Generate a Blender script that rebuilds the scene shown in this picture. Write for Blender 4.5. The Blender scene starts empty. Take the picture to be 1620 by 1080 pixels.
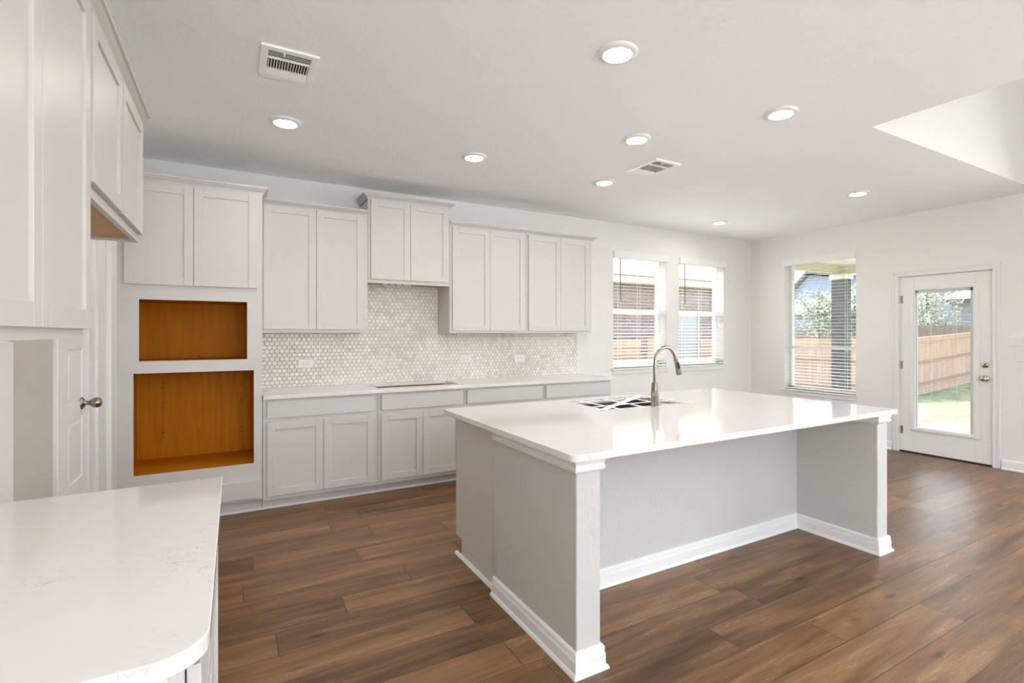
import bpy, math, random
from mathutils import Vector, Matrix
random.seed(7)
C = bpy.context.scene.collection
SC = bpy.context.scene
R = math.radians

# ------------------------------------------------------------------ camera
cam_d = bpy.data.cameras.new('camera'); cam = bpy.data.objects.new('camera', cam_d); C.objects.link(cam)
cam.location = (0, 0, 1.382)
cam.rotation_euler = (R(90), 0, -0.5143)
cam_d.sensor_width = 36; cam_d.lens = 803.6136/1620*36
cam_d.shift_x = (810-824.7974)/1620; cam_d.shift_y = (527.9654-540)/1620
cam_d.clip_start = 0.02; cam_d.clip_end = 300
SC.camera = cam
SC.cycles.diffuse_bounces = 8; SC.cycles.max_bounces = 16
# ------------------------------------------------------------------ world, sun, exposure
SC.view_settings.view_transform = 'Standard'; SC.view_settings.look = 'None'
SC.view_settings.exposure = 0.42; SC.view_settings.gamma = 1.0
SC.view_settings.use_curve_mapping = False
w = bpy.data.worlds.new('sky'); SC.world = w; w.use_nodes = True
nt = w.node_tree; nt.nodes.clear()
sky = nt.nodes.new('ShaderNodeTexSky'); sky.sky_type = 'NISHITA'; sky.sun_disc = False
sky.sun_elevation = R(50); sky.sun_rotation = R(20); sky.air_density = 1.0; sky.dust_density = 2.5
bg = nt.nodes.new('ShaderNodeBackground'); bg.inputs[1].default_value = 0.95
wo = nt.nodes.new('ShaderNodeOutputWorld')
hs = nt.nodes.new('ShaderNodeHueSaturation'); hs.inputs['Saturation'].default_value = .5
nt.links.new(sky.outputs[0], hs.inputs['Color']); nt.links.new(hs.outputs[0], bg.inputs[0]); nt.links.new(bg.outputs[0], wo.inputs[0])
sun_d = bpy.data.lights.new('sun', 'SUN'); sun = bpy.data.objects.new('sun', sun_d); C.objects.link(sun)
sun_d.energy = 9.0; sun_d.angle = R(1.0); sun_d.color = (1, .95, .88)
sun.location = (10, 20, 20)
sun.rotation_euler = Vector((-0.25, -0.66, -0.80)).to_track_quat('-Z', 'Y').to_euler()

LAMP = 84.0            # radiance of the downlight diffusers
FILL = 1.0              # power scale of the added fill lamps

def fill_light(name, loc, direction, sx, sy, power, col=(0.89, 0.95, 1.0)):
    d = bpy.data.lights.new(name, 'AREA'); d.shape = 'RECTANGLE'; d.size = sx; d.size_y = sy
    d.energy = power*FILL; d.color = col
    o = bpy.data.objects.new(name, d); C.objects.link(o); o.location = loc
    o.rotation_euler = Vector(direction).to_track_quat('-Z', 'Z').to_euler()
    return o
# added area lamps as fill, set at the unseen openings of wall_front and wall_right
# (left lamp faces up to brighten the ceiling, side lamp brightens the right-hand floor)
fill_light('fill_left_up', (1.25, -4.58, 1.0), (0, .06, 1), 2.3, .3, 450)
fill_light('fill_side_low', (7.07, -.3, 1.45), (-1, 0, -.55), 3.1, 1.8, 95)

# ------------------------------------------------------------------ materials
M = {}
def new_mat(name):
    m = bpy.data.materials.new(name); m.use_nodes = True
    n = m.node_tree.nodes; b = n['Principled BSDF']; M[name] = m
    return m, m.node_tree, b
def mat(name, col, rough=.5, metal=0, spec=.5, bump=0, bscale=60, var=0, vscale=6, coat=0, stretch=None, emit=0):
    m, t, b = new_mat(name)
    b.inputs['Base Color'].default_value = (*col, 1); b.inputs['Roughness'].default_value = rough
    b.inputs['Metallic'].default_value = metal; b.inputs['Specular IOR Level'].default_value = spec
    b.inputs['Coat Weight'].default_value = coat
    tc = t.nodes.new('ShaderNodeTexCoord'); src = tc.outputs['Object']
    if stretch:
        mp = t.nodes.new('ShaderNodeMapping'); mp.inputs['Scale'].default_value = stretch
        t.links.new(src, mp.inputs[0]); src = mp.outputs[0]
    if var:
        nz = t.nodes.new('ShaderNodeTexNoise'); nz.inputs['Scale'].default_value = vscale; nz.inputs['Detail'].default_value = 5
        t.links.new(src, nz.inputs[0])
        rp = t.nodes.new('ShaderNodeValToRGB')
        rp.color_ramp.elements[0].position = .3; rp.color_ramp.elements[1].position = .7
        rp.color_ramp.elements[0].color = (*[max(0, c*(1-var)) for c in col], 1)
        rp.color_ramp.elements[1].color = (*[min(1, c*(1+var)) for c in col], 1)
        t.links.new(nz.outputs[0], rp.inputs[0]); t.links.new(rp.outputs[0], b.inputs['Base Color'])
    if bump:
        nb = t.nodes.new('ShaderNodeTexNoise'); nb.inputs['Scale'].default_value = bscale; nb.inputs['Detail'].default_value = 3
        t.links.new(src, nb.inputs[0])
        bp = t.nodes.new('ShaderNodeBump'); bp.inputs['Strength'].default_value = bump; bp.inputs['Distance'].default_value = .004
        t.links.new(nb.outputs[0], bp.inputs['Height']); t.links.new(bp.outputs[0], b.inputs['Normal'])
    if emit:
        b.inputs['Emission Color'].default_value = (*col, 1); b.inputs['Emission Strength'].default_value = emit
    return m

mat('wall_paint', (.80, .79, .77), .6, spec=.3, bump=.35, bscale=55)
mat('ceiling_paint', (.92, .94, .955), .75, spec=.2, bump=1.0, bscale=34)
mat('knee_paint', (.565, .555, .535), .55, spec=.35, bump=.5, bscale=45)
mat('trim_white', (.80, .80, .79), .38, spec=.45)
mat('cabinet_paint', (.615, .595, .575), .42, spec=.45, bump=.03, bscale=120)
mat('cabinet_shadow', (.05, .035, .02), .8)
mat('raw_plywood', (.50, .29, .10), .5, var=.12, vscale=3, stretch=(2, 20, 2))
mat('door_white', (.82, .82, .80), .4)
mat('plastic_white', (.80, .80, .78), .3)
mat('vent_white', (.93, .93, .92), .4)
mat('vent_dark', (.03, .028, .025), .8)
mat('slot_dark', (.03, .03, .03), .7)
mat('nickel', (.35, .295, .245), .28, metal=1)
mat('nickel_bright', (.50, .45, .39), .22, metal=1)
mat('hinge_metal', (.42, .39, .34), .35, metal=1)
mat('button_black', (.012, .012, .012), .4)
mat('steel', (.42, .42, .41), .3, metal=1, bump=.05, bscale=200)
mat('tape_white', (.84, .84, .82), .5, bump=.1, bscale=90)
mat('blind_white', (.84, .84, .82), .45)
mat('wand_gray', (.10, .10, .11), .4)
mat('cord_white', (.8, .8, .78), .7)
mat('vinyl_white', (.78, .79, .78), .4)
mat('rubber_dark', (.02, .015, .012), .7)
mat('lamp_trim', (.82, .80, .77), .45)
m = mat('lamp_glow', (1, .90, .78), .5); b = m.node_tree.nodes['Principled BSDF']
b.inputs['Emission Color'].default_value = (1, .95, .89, 1); b.inputs['Emission Strength'].default_value = LAMP
mat('paper_white', (.75, .73, .72), .7)
mat('paper_red', (.45, .15, .16), .7)
# outside
mat('concrete', (.33, .30, .275), .85, var=.08, vscale=3, bump=.2, bscale=30)
mat('stone_column', (.075, .075, .08), .85, var=.5, vscale=9, bump=.9, bscale=14)
mat('cream_paint', (.56, .52, .43), .6)
mat('siding_blue', (.25, .285, .36), .7)
mat('siding_white', (.42, .40, .39), .7)
mat('shingle_gray', (.25, .235, .245), .9, var=.15, vscale=12, bump=.4, bscale=25)
mat('fascia_dark', (.13, .12, .13), .7)
mat('house_glass', (.30, .335, .345), .25, spec=.6)
mat('bark', (.16, .12, .09), .9, bump=.5, bscale=20)
mat('leaf_green', (.16, .20, .11), .6, var=.35, vscale=5)
mat('leaf_pale', (.30, .29, .21), .6, var=.3, vscale=5)
mat('fence_rail', (.30, .18, .11), .8, var=.2, vscale=3, stretch=(.3, 8, 8))

def fence_mat(name, c0, c1):
    m, t, b = new_mat(name); b.inputs['Roughness'].default_value = .85; b.inputs['Specular IOR Level'].default_value = .2
    tc = t.nodes.new('ShaderNodeTexCoord'); mp = t.nodes.new('ShaderNodeMapping'); mp.inputs['Scale'].default_value = (7.2, 7.2, .55)
    t.links.new(tc.outputs['Object'], mp.inputs[0])
    n1 = t.nodes.new('ShaderNodeTexNoise'); n1.inputs['Scale'].default_value = 1.2; n1.inputs['Detail'].default_value = 6
    t.links.new(mp.outputs[0], n1.inputs[0])
    rp = t.nodes.new('ShaderNodeValToRGB'); rp.color_ramp.elements[0].position = .3; rp.color_ramp.elements[1].position = .72
    rp.color_ramp.elements[0].color = (*c0, 1); rp.color_ramp.elements[1].color = (*c1, 1)
    t.links.new(n1.outputs[0], rp.inputs[0]); t.links.new(rp.outputs[0], b.inputs['Base Color'])
fence_mat('fence_board', (.38, .225, .155), (.58, .375, .275))
fence_mat('fence_gray', (.15, .115, .095), (.27, .215, .18))

def brick_mat():
    m, t, b = new_mat('brick'); b.inputs['Roughness'].default_value = .9
    tc = t.nodes.new('ShaderNodeTexCoord'); mp = t.nodes.new('ShaderNodeMapping'); mp.inputs['Rotation'].default_value = (R(90), 0, 0)
    t.links.new(tc.outputs['Object'], mp.inputs[0])
    br = t.nodes.new('ShaderNodeTexBrick'); br.inputs['Scale'].default_value = 1
    br.inputs['Brick Width'].default_value = .22; br.inputs['Row Height'].default_value = .075; br.inputs['Mortar Size'].default_value = .008
    br.inputs['Color1'].default_value = (.25, .175, .155, 1); br.inputs['Color2'].default_value = (.17, .125, .12, 1); br.inputs['Mortar'].default_value = (.32, .29, .27, 1)
    t.links.new(mp.outputs[0], br.inputs[0]); t.links.new(br.outputs[0], b.inputs['Base Color'])
brick_mat()

def grass_mat():
    m, t, b = new_mat('grass'); b.inputs['Roughness'].default_value = .95; b.inputs['Specular IOR Level'].default_value = .1
    tc = t.nodes.new('ShaderNodeTexCoord')
    n1 = t.nodes.new('ShaderNodeTexNoise'); n1.inputs['Scale'].default_value = 2.2; n1.inputs['Detail'].default_value = 9
    t.links.new(tc.outputs['Object'], n1.inputs[0])
    rp = t.nodes.new('ShaderNodeValToRGB'); rp.color_ramp.elements[0].position = .35; rp.color_ramp.elements[1].position = .68
    rp.color_ramp.elements[0].color = (.12, .13, .06, 1); rp.color_ramp.elements[1].color = (.29, .295, .155, 1)
    t.links.new(n1.outputs[0], rp.inputs[0]); t.links.new(rp.outputs[0], b.inputs['Base Color'])
grass_mat()

def glass_mat(name, tint=(1, 1, 1)):
    m = bpy.data.materials.new(name); m.use_nodes = True; M[name] = m
    t = m.node_tree; t.nodes.clear()
    o = t.nodes.new('ShaderNodeOutputMaterial'); mx = t.nodes.new('ShaderNodeMixShader')
    tr = t.nodes.new('ShaderNodeBsdfTransparent'); tr.inputs[0].default_value = (*tint, 1)
    gl = t.nodes.new('ShaderNodeBsdfGlossy'); gl.inputs['Roughness'].default_value = .02
    lw = t.nodes.new('ShaderNodeLayerWeight'); lw.inputs['Blend'].default_value = .5
    pw = t.nodes.new('ShaderNodeMath'); pw.operation = 'POWER'; pw.inputs[1].default_value = 4.5; t.links.new(lw.outputs['Facing'], pw.inputs[0])
    fr = t.nodes.new('ShaderNodeMath'); fr.operation = 'MULTIPLY_ADD'; fr.inputs[1].default_value = .7; fr.inputs[2].default_value = .03; t.links.new(pw.outputs[0], fr.inputs[0])
    t.links.new(fr.outputs[0], mx.inputs[0]); t.links.new(tr.outputs[0], mx.inputs[1]); t.links.new(gl.outputs[0], mx.inputs[2])
    t.links.new(mx.outputs[0], o.inputs[0])
glass_mat('glass', (.96, .98, .98))

def quartz_mat():
    m, t, b = new_mat('quartz')
    b.inputs['Roughness'].default_value = .07; b.inputs['Specular IOR Level'].default_value = .6
    tc = t.nodes.new('ShaderNodeTexCoord')
    mp = t.nodes.new('ShaderNodeMapping'); mp.inputs['Scale'].default_value = (3.2, 6.5, 3); mp.inputs['Rotation'].default_value = (0, 0, R(-12))
    t.links.new(tc.outputs['Object'], mp.inputs[0])
    n1 = t.nodes.new('ShaderNodeTexNoise'); n1.inputs['Scale'].default_value = 3.2; n1.inputs['Detail'].default_value = 8; n1.inputs['Distortion'].default_value = 1.6
    t.links.new(mp.outputs[0], n1.inputs[0])
    ab = t.nodes.new('ShaderNodeMath'); ab.operation = 'SUBTRACT'; ab.inputs[1].default_value = .5
    a2 = t.nodes.new('ShaderNodeMath'); a2.operation = 'ABSOLUTE'
    t.links.new(n1.outputs[0], ab.inputs[0]); t.links.new(ab.outputs[0], a2.inputs[0])
    n2 = t.nodes.new('ShaderNodeTexNoise'); n2.inputs['Scale'].default_value = 4.5; n2.inputs['Detail'].default_value = 3
    t.links.new(tc.outputs['Object'], n2.inputs[0])
    r1 = t.nodes.new('ShaderNodeValToRGB'); r1.color_ramp.elements[0].position = 0; r1.color_ramp.elements[1].position = .011
    r1.color_ramp.elements[0].color = (1, 1, 1, 1); r1.color_ramp.elements[1].color = (0, 0, 0, 1)
    r2 = t.nodes.new('ShaderNodeValToRGB'); r2.color_ramp.elements[0].position = .54; r2.color_ramp.elements[1].position = .66
    t.links.new(a2.outputs[0], r1.inputs[0]); t.links.new(n2.outputs[0], r2.inputs[0])
    mu = t.nodes.new('ShaderNodeMath'); mu.operation = 'MULTIPLY'
    t.links.new(r1.outputs[0], mu.inputs[0]); t.links.new(r2.outputs[0], mu.inputs[1])
    m3 = t.nodes.new('ShaderNodeMath'); m3.operation = 'MULTIPLY'; m3.inputs[1].default_value = .55; t.links.new(mu.outputs[0], m3.inputs[0])
    mx = t.nodes.new('ShaderNodeMix'); mx.data_type = 'RGBA'
    mx.inputs['A'].default_value = (.77, .75, .74, 1); mx.inputs['B'].default_value = (.42, .39, .34, 1)
    t.links.new(m3.outputs[0], mx.inputs['Factor']); t.links.new(mx.outputs['Result'], b.inputs['Base Color'])
quartz_mat()

def floor_mat():
    m, t, b = new_mat('plank_floor'); N, L = t.nodes, t.links
    b.inputs['Specular IOR Level'].default_value = .52
    def math_(op, a, bb=None, c=None):
        n = N.new('ShaderNodeMath'); n.operation = op
        for i, v in enumerate((a, bb, c)):
            if v is None: continue
            if isinstance(v, (int, float)): n.inputs[i].default_value = v
            else: L.new(v, n.inputs[i])
        return n.outputs[0]
    tc = N.new('ShaderNodeTexCoord'); sp = N.new('ShaderNodeSeparateXYZ'); L.new(tc.outputs['Object'], sp.inputs[0])
    X, Y = sp.outputs[0], sp.outputs[1]
    W, LEN = .1905, 1.22
    yr = math_('DIVIDE', math_('SUBTRACT', Y, .0615), W); row = math_('FLOOR', yr); fy = math_('FRACT', yr)
    wn = N.new('ShaderNodeTexWhiteNoise'); wn.noise_dimensions = '1D'; L.new(row, wn.inputs['W'])
    xo = math_('ADD', math_('DIVIDE', X, LEN), wn.outputs[0]); col = math_('FLOOR', xo); fx = math_('FRACT', xo)
    cv = N.new('ShaderNodeCombineXYZ'); L.new(row, cv.inputs[0]); L.new(col, cv.inputs[1])
    w2 = N.new('ShaderNodeTexWhiteNoise'); w2.noise_dimensions = '2D'; L.new(cv.outputs[0], w2.inputs['Vector'])
    # grain coordinates, shifted per plank
    gx = math_('ADD', math_('MULTIPLY', X, 1.0), math_('MULTIPLY', w2.outputs[0], 37.0))
    gv = N.new('ShaderNodeCombineXYZ'); L.new(gx, gv.inputs[0]); L.new(math_('MULTIPLY', Y, 9.0), gv.inputs[1]); L.new(math_('MULTIPLY', w2.outputs[0], 19.0), gv.inputs[2])
    n1 = N.new('ShaderNodeTexNoise'); n1.inputs['Scale'].default_value = 1.5; n1.inputs['Detail'].default_value = 8; n1.inputs['Distortion'].default_value = .8
    L.new(gv.outputs[0], n1.inputs[0])
    gv2 = N.new('ShaderNodeCombineXYZ'); L.new(math_('MULTIPLY', gx, 4.0), gv2.inputs[0]); L.new(math_('MULTIPLY', Y, 170.0), gv2.inputs[1])
    n2 = N.new('ShaderNodeTexNoise'); n2.inputs['Scale'].default_value = 1.0; n2.inputs['Detail'].default_value = 4; L.new(gv2.outputs[0], n2.inputs[0])
    # knots
    kv = N.new('ShaderNodeCombineXYZ'); L.new(math_('MULTIPLY', gx, 2.2), kv.inputs[0]); L.new(math_('MULTIPLY', Y, 7.5), kv.inputs[1])
    vo = N.new('ShaderNodeTexVoronoi'); vo.inputs['Scale'].default_value = 1.0; L.new(kv.outputs[0], vo.inputs[0])
    kn = N.new('ShaderNodeValToRGB'); kn.color_ramp.elements[0].position = .02; kn.color_ramp.elements[1].position = .15
    kn.color_ramp.elements[0].color = (.22, .2, .18, 1); kn.color_ramp.elements[1].color = (1, 1, 1, 1); L.new(vo.outputs['Distance'], kn.inputs[0])
    # light mineral streaks along the grain
    st = N.new('ShaderNodeTexNoise'); st.inputs['Scale'].default_value = 2.6; st.inputs['Detail'].default_value = 10; st.inputs['Distortion'].default_value = 2.2
    L.new(gv.outputs[0], st.inputs[0])
    sa = math_('ABSOLUTE', math_('SUBTRACT', st.outputs[0], .5))
    sr = N.new('ShaderNodeValToRGB'); sr.color_ramp.elements[0].position = .0; sr.color_ramp.elements[1].position = .022
    sr.color_ramp.elements[0].color = (1, 1, 1, 1); sr.color_ramp.elements[1].color = (0, 0, 0, 1); L.new(sa, sr.inputs[0])
    sm = N.new('ShaderNodeValToRGB'); sm.color_ramp.elements[0].position = .50; sm.color_ramp.elements[1].position = .62; L.new(n1.outputs[0], sm.inputs[0])
    sk = math_('MULTIPLY', math_('MULTIPLY', sr.outputs[0], sm.outputs[0]), .48)
    rp = N.new('ShaderNodeValToRGB'); cr = rp.color_ramp
    cr.elements[0].position = .28; cr.elements[0].color = (.055, .026, .011, 1)
    cr.elements[1].position = .74; cr.elements[1].color = (.335, .176, .078, 1)
    e = cr.elements.new(.5); e.color = (.186, .093, .038, 1)
    f = math_('ADD', math_('MULTIPLY', n1.outputs[0], .66), math_('MULTIPLY', n2.outputs[0], .34))
    f = math_('ADD', f, math_('MULTIPLY', math_('SUBTRACT', w2.outputs[0], .5), .17))
    L.new(f, rp.inputs[0])
    mk = N.new('ShaderNodeMix'); mk.data_type = 'RGBA'; mk.blend_type = 'MULTIPLY'; mk.inputs['Factor'].default_value = .9
    L.new(rp.outputs[0], mk.inputs['A']); L.new(kn.outputs[0], mk.inputs['B'])
    ms = N.new('ShaderNodeMix'); ms.data_type = 'RGBA'; L.new(sk, ms.inputs['Factor'])
    L.new(mk.outputs['Result'], ms.inputs['A']); ms.inputs['B'].default_value = (.42, .33, .25, 1)
    # grooves
    ey = math_('MULTIPLY', math_('MINIMUM', fy, math_('SUBTRACT', 1.0, fy)), W)
    ex = math_('MULTIPLY', math_('MINIMUM', fx, math_('SUBTRACT', 1.0, fx)), LEN)
    ed = math_('MINIMUM', ex, ey)
    gr = N.new('ShaderNodeMapRange'); gr.inputs['From Min'].default_value = .0008; gr.inputs['From Max'].default_value = .0026; gr.inputs['To Min'].default_value = .0; L.new(ed, gr.inputs['Value'])
    mg = N.new('ShaderNodeMix'); mg.data_type = 'RGBA'; L.new(gr.outputs[0], mg.inputs['Factor'])
    mg.inputs['A'].default_value = (.05, .03, .018, 1); L.new(ms.outputs['Result'], mg.inputs['B'])
    L.new(mg.outputs['Result'], b.inputs['Base Color'])
    ro = N.new('ShaderNodeMapRange'); ro.inputs['To Min'].default_value = .30; ro.inputs['To Max'].default_value = .46; L.new(n1.outputs[0], ro.inputs['Value']); L.new(ro.outputs[0], b.inputs['Roughness'])
    bp = N.new('ShaderNodeBump'); bp.inputs['Strength'].default_value = .25; bp.inputs['Distance'].default_value = .002
    hh = math_('ADD', gr.outputs[0], math_('MULTIPLY', n2.outputs[0], .25)); L.new(hh, bp.inputs['Height']); L.new(bp.outputs[0], b.inputs['Normal'])
floor_mat()

def oven_wood():
    m, t, b = new_mat('oven_wood'); b.inputs['Roughness'].default_value = .5; b.inputs['Specular IOR Level'].default_value = .08
    tc = t.nodes.new('ShaderNodeTexCoord'); mp = t.nodes.new('ShaderNodeMapping'); mp.inputs['Scale'].default_value = (9, 9, .8)
    t.links.new(tc.outputs['Object'], mp.inputs[0])
    n1 = t.nodes.new('ShaderNodeTexNoise'); n1.inputs['Scale'].default_value = 3; n1.inputs['Detail'].default_value = 6
    t.links.new(mp.outputs[0], n1.inputs[0])
    rp = t.nodes.new('ShaderNodeValToRGB'); rp.color_ramp.elements[0].position = .25; rp.color_ramp.elements[1].position = .75
    rp.color_ramp.elements[0].color = (.44, .150, .004, 1); rp.color_ramp.elements[1].color = (.60, .215, .009, 1)
    t.links.new(n1.outputs[0], rp.inputs[0]); t.links.new(rp.outputs[0], b.inputs['Base Color'])
oven_wood()

def tile_mats():
    for i, c in enumerate([(.82, .785, .745), (.76, .715, .67), (.68, .635, .59), (.80, .765, .72)]):
        mat('hex_tile_%d' % i, c, .28, var=.09, vscale=26)
    mat('grout', (.42, .385, .345), .9)
tile_mats()

# ------------------------------------------------------------------ mesh helpers
ORG = {}
class MB:
    def __init__(s): s.v = []; s.f = []; s.mi = []; s.sm = []
    def add(s, vs, fs, mi=0, smooth=False):
        o = len(s.v); s.v += [tuple(p) for p in vs]
        for f in fs: s.f.append(tuple(i+o for i in f)); s.mi.append(mi); s.sm.append(smooth)
        return s
    def box(s, x0, x1, y0, y1, z0, z1, mi=0):
        x0, x1 = min(x0, x1), max(x0, x1); y0, y1 = min(y0, y1), max(y0, y1); z0, z1 = min(z0, z1), max(z0, z1)
        v = [(x, y, z) for z in (z0, z1) for y in (y0, y1) for x in (x0, x1)]
        return s.add(v, [(0, 2, 3, 1), (4, 5, 7, 6), (0, 1, 5, 4), (2, 6, 7, 3), (0, 4, 6, 2), (1, 3, 7, 5)], mi)
    def obox(s, c, ax, ay, az, hx, hy, hz, mi=0):
        c, ax, ay, az = map(Vector, (c, ax, ay, az))
        v = [c+ax*hx*i+ay*hy*j+az*hz*k for k in (-1, 1) for j in (-1, 1) for i in (-1, 1)]
        return s.add(v, [(0, 2, 3, 1), (4, 5, 7, 6), (0, 1, 5, 4), (2, 6, 7, 3), (0, 4, 6, 2), (1, 3, 7, 5)], mi)
    def poly(s, pts, z0, z1, mi=0):
        n = len(pts); v = [(x, y, z0) for x, y in pts]+[(x, y, z1) for x, y in pts]
        f = [tuple(range(n))[::-1], tuple(range(n, 2*n))]+[(i, (i+1) % n, n+(i+1) % n, n+i) for i in range(n)]
        return s.add(v, f, mi)
    def plate(s, pts, zt, zb, hole=None, mi=0):
        """slab with outline pts (ccw) and an optional rectangular hole (x0,x1,y0,y1)"""
        if not hole: return s.poly(pts, zb, zt, mi)
        x0, x1, y0, y1 = hole; H = [(x0, y0), (x1, y0), (x1, y1), (x0, y1)]
        n = len(pts)
        near = [min(range(n), key=lambda i: (pts[i][0]-h[0])**2+(pts[i][1]-h[1])**2) for h in H]
        v = []
        for z in (zb, zt): v += [(x, y, z) for x, y in pts]+[(x, y, z) for x, y in H]
        k = n+4; f = []
        for q in range(4):
            a, bq = near[q], near[(q+1) % 4]; idx = [a]
            while idx[-1] != bq: idx.append((idx[-1]+1) % n)
            loop = idx+[n+(q+1) % 4, n+q]
            f.append(tuple(k+i for i in loop)); f.append(tuple(loop[::-1]))
        f += [(i, (i+1) % n, k+(i+1) % n, k+i) for i in range(n)]
        f += [(n+(i+1) % 4, n+i, k+n+i, k+n+(i+1) % 4) for i in range(4)]
        return s.add(v, f, mi)
    def lathe(s, prof, c=(0, 0, 0), axis='z', seg=24, mi=0, smooth=True):
        c = Vector(c); v = []
        for r, h in prof:
            for i in range(seg):
                a = 2*math.pi*i/seg; p, q = r*math.cos(a), r*math.sin(a)
                d = {'z': (p, q, h), 'x': (h, p, q), 'y': (q, h, p), '-x': (-h, q, p), '-y': (p, -h, q), '-z': (q, p, -h)}[axis]
                v.append(c+Vector(d))
        f = []; n = len(prof)
        for j in range(n-1):
            for i in range(seg): f.append((j*seg+i, j*seg+(i+1) % seg, (j+1)*seg+(i+1) % seg, (j+1)*seg+i))
        s.add(v, f, mi, smooth)
        s.add(v[:seg], [tuple(range(seg))[::-1]], mi); s.add(v[-seg:], [tuple(range(seg))], mi)
        return s
    def tube(s, pts, r, seg=12, mi=0, smooth=True):
        pts = [Vector(p) for p in pts]; rs = r if isinstance(r, (list, tuple)) else [r]*len(pts)
        v = []; n = len(pts); up = None
        for i, p in enumerate(pts):
            t = (pts[min(i+1, n-1)]-pts[max(i-1, 0)]).normalized()
            if up is None: up = Vector((0, 0, 1)) if abs(t.z) < .9 else Vector((0, 1, 0))
            a = t.cross(up).normalized(); bb = a.cross(t).normalized(); up = bb
            for k in range(seg):
                g = 2*math.pi*k/seg; v.append(p+(a*math.cos(g)+bb*math.sin(g))*rs[i])
        f = []
        for j in range(n-1):
            for k in range(seg): f.append((j*seg+k, j*seg+(k+1) % seg, (j+1)*seg+(k+1) % seg, (j+1)*seg+k))
        s.add(v, f, mi, smooth); s.add(v[:seg], [tuple(range(seg))[::-1]], mi); s.add(v[-seg:], [tuple(range(seg))], mi)
        return s
    def sweep(s, path, prof, closed=False, mi=0, up=(0, 0, 1), flat=None):
        """profile (out, z) swept on a horizontal path; 'out' lies to the right of travel; mitred corners"""
        n = len(path); P = [Vector((p[0], p[1], p[2] if len(p) > 2 else 0)) for p in path]
        rings = []
        for i in range(n):
            def right(a, b):
                d = (b-a).normalized(); return Vector((d.y, -d.x, 0))
            if closed: r0, r1 = right(P[i-1], P[i]), right(P[i], P[(i+1) % n])
            else:
                r0 = right(P[i-1], P[i]) if i > 0 else right(P[0], P[1])
                r1 = right(P[i], P[i+1]) if i < n-1 else r0
            mdir = (r0+r1).normalized(); k = 1/max(.2, mdir.dot(r0))
            rings.append([P[i]+mdir*k*o+Vector((0, 0, z)) for o, z in prof])
        q = len(prof); v = [p for r in rings for p in r]; f = []
        for j in range(n if closed else n-1):
            j2 = (j+1) % n
            for i in range(q): f.append((j*q+i, j*q+(i+1) % q, j2*q+(i+1) % q, j2*q+i))
        if not closed: f += [tuple(range(q)), tuple((n-1)*q+i for i in range(q))[::-1]]
        return s.add(v, f, mi)
    def build(s, name, mats, parent=None, bevel=0, seg=2, world=None):
        o = obj(name, s, mats, parent)
        if bevel:
            bm = o.modifiers.new('bevel', 'BEVEL'); bm.width = bevel; bm.segments = seg; bm.limit_method = 'ANGLE'; bm.angle_limit = R(40)
        return o

def obj(name, mb, mats, parent=None):
    if isinstance(mats, str): mats = [mats]
    xs, ys, zs = zip(*mb.v)
    c = Vector(((min(xs)+max(xs))/2, (min(ys)+max(ys))/2, min(zs)))
    me = bpy.data.meshes.new(name)
    me.from_pydata([Vector(p)-c for p in mb.v], [], mb.f)
    for m_ in mats: me.materials.append(M[m_])
    for p, i, sm in zip(me.polygons, mb.mi, mb.sm): p.material_index = i; p.use_smooth = sm
    me.validate(); me.update()
    import bmesh
    bm = bmesh.new(); bm.from_mesh(me); bmesh.ops.recalc_face_normals(bm, faces=bm.faces[:]); bm.to_mesh(me); bm.free()
    o = bpy.data.objects.new(name, me); C.objects.link(o)
    if parent is not None:
        o.parent = parent; o.location = c-ORG[parent.name]
    else: o.location = c
    ORG[o.name] = c
    return o
def thing(name, loc, label, cat, group=None):
    o = bpy.data.objects.new(name, None); C.objects.link(o); o.location = loc; o.empty_display_size = .1
    ORG[o.name] = Vector(loc); return tag(o, label, cat, group)
def tag(o, label, cat, group=None):
    o['label'] = label; o['category'] = cat
    if group: o['group'] = group
    return o
def struct(o): o['kind'] = 'structure'; return o
def plab(o, label): o['label'] = label; return o
def copy_thing(root, loc, label, group=None):
    c = root.copy(); C.objects.link(c); c.location = loc; c['label'] = label
    if group: c['group'] = group
    for ch in list(root.children):
        k = ch.copy(); C.objects.link(k); k.parent = c
        for g in list(ch.children):
            gg = g.copy(); C.objects.link(gg); gg.parent = k
    return c

# ------------------------------------------------------------------ dimensions
XL, XR, YB, YF = -.72, 6.85, 5.005, -4.5      # left, right, back and front walls
H = 2.783; HH = 5.5; OX, OY = 3.76, 1.83       # ceiling, living-room height, corner of the raised ceiling
ZC = .9034; CT = .03                           # counter height and slab thickness
TH = .20

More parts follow.
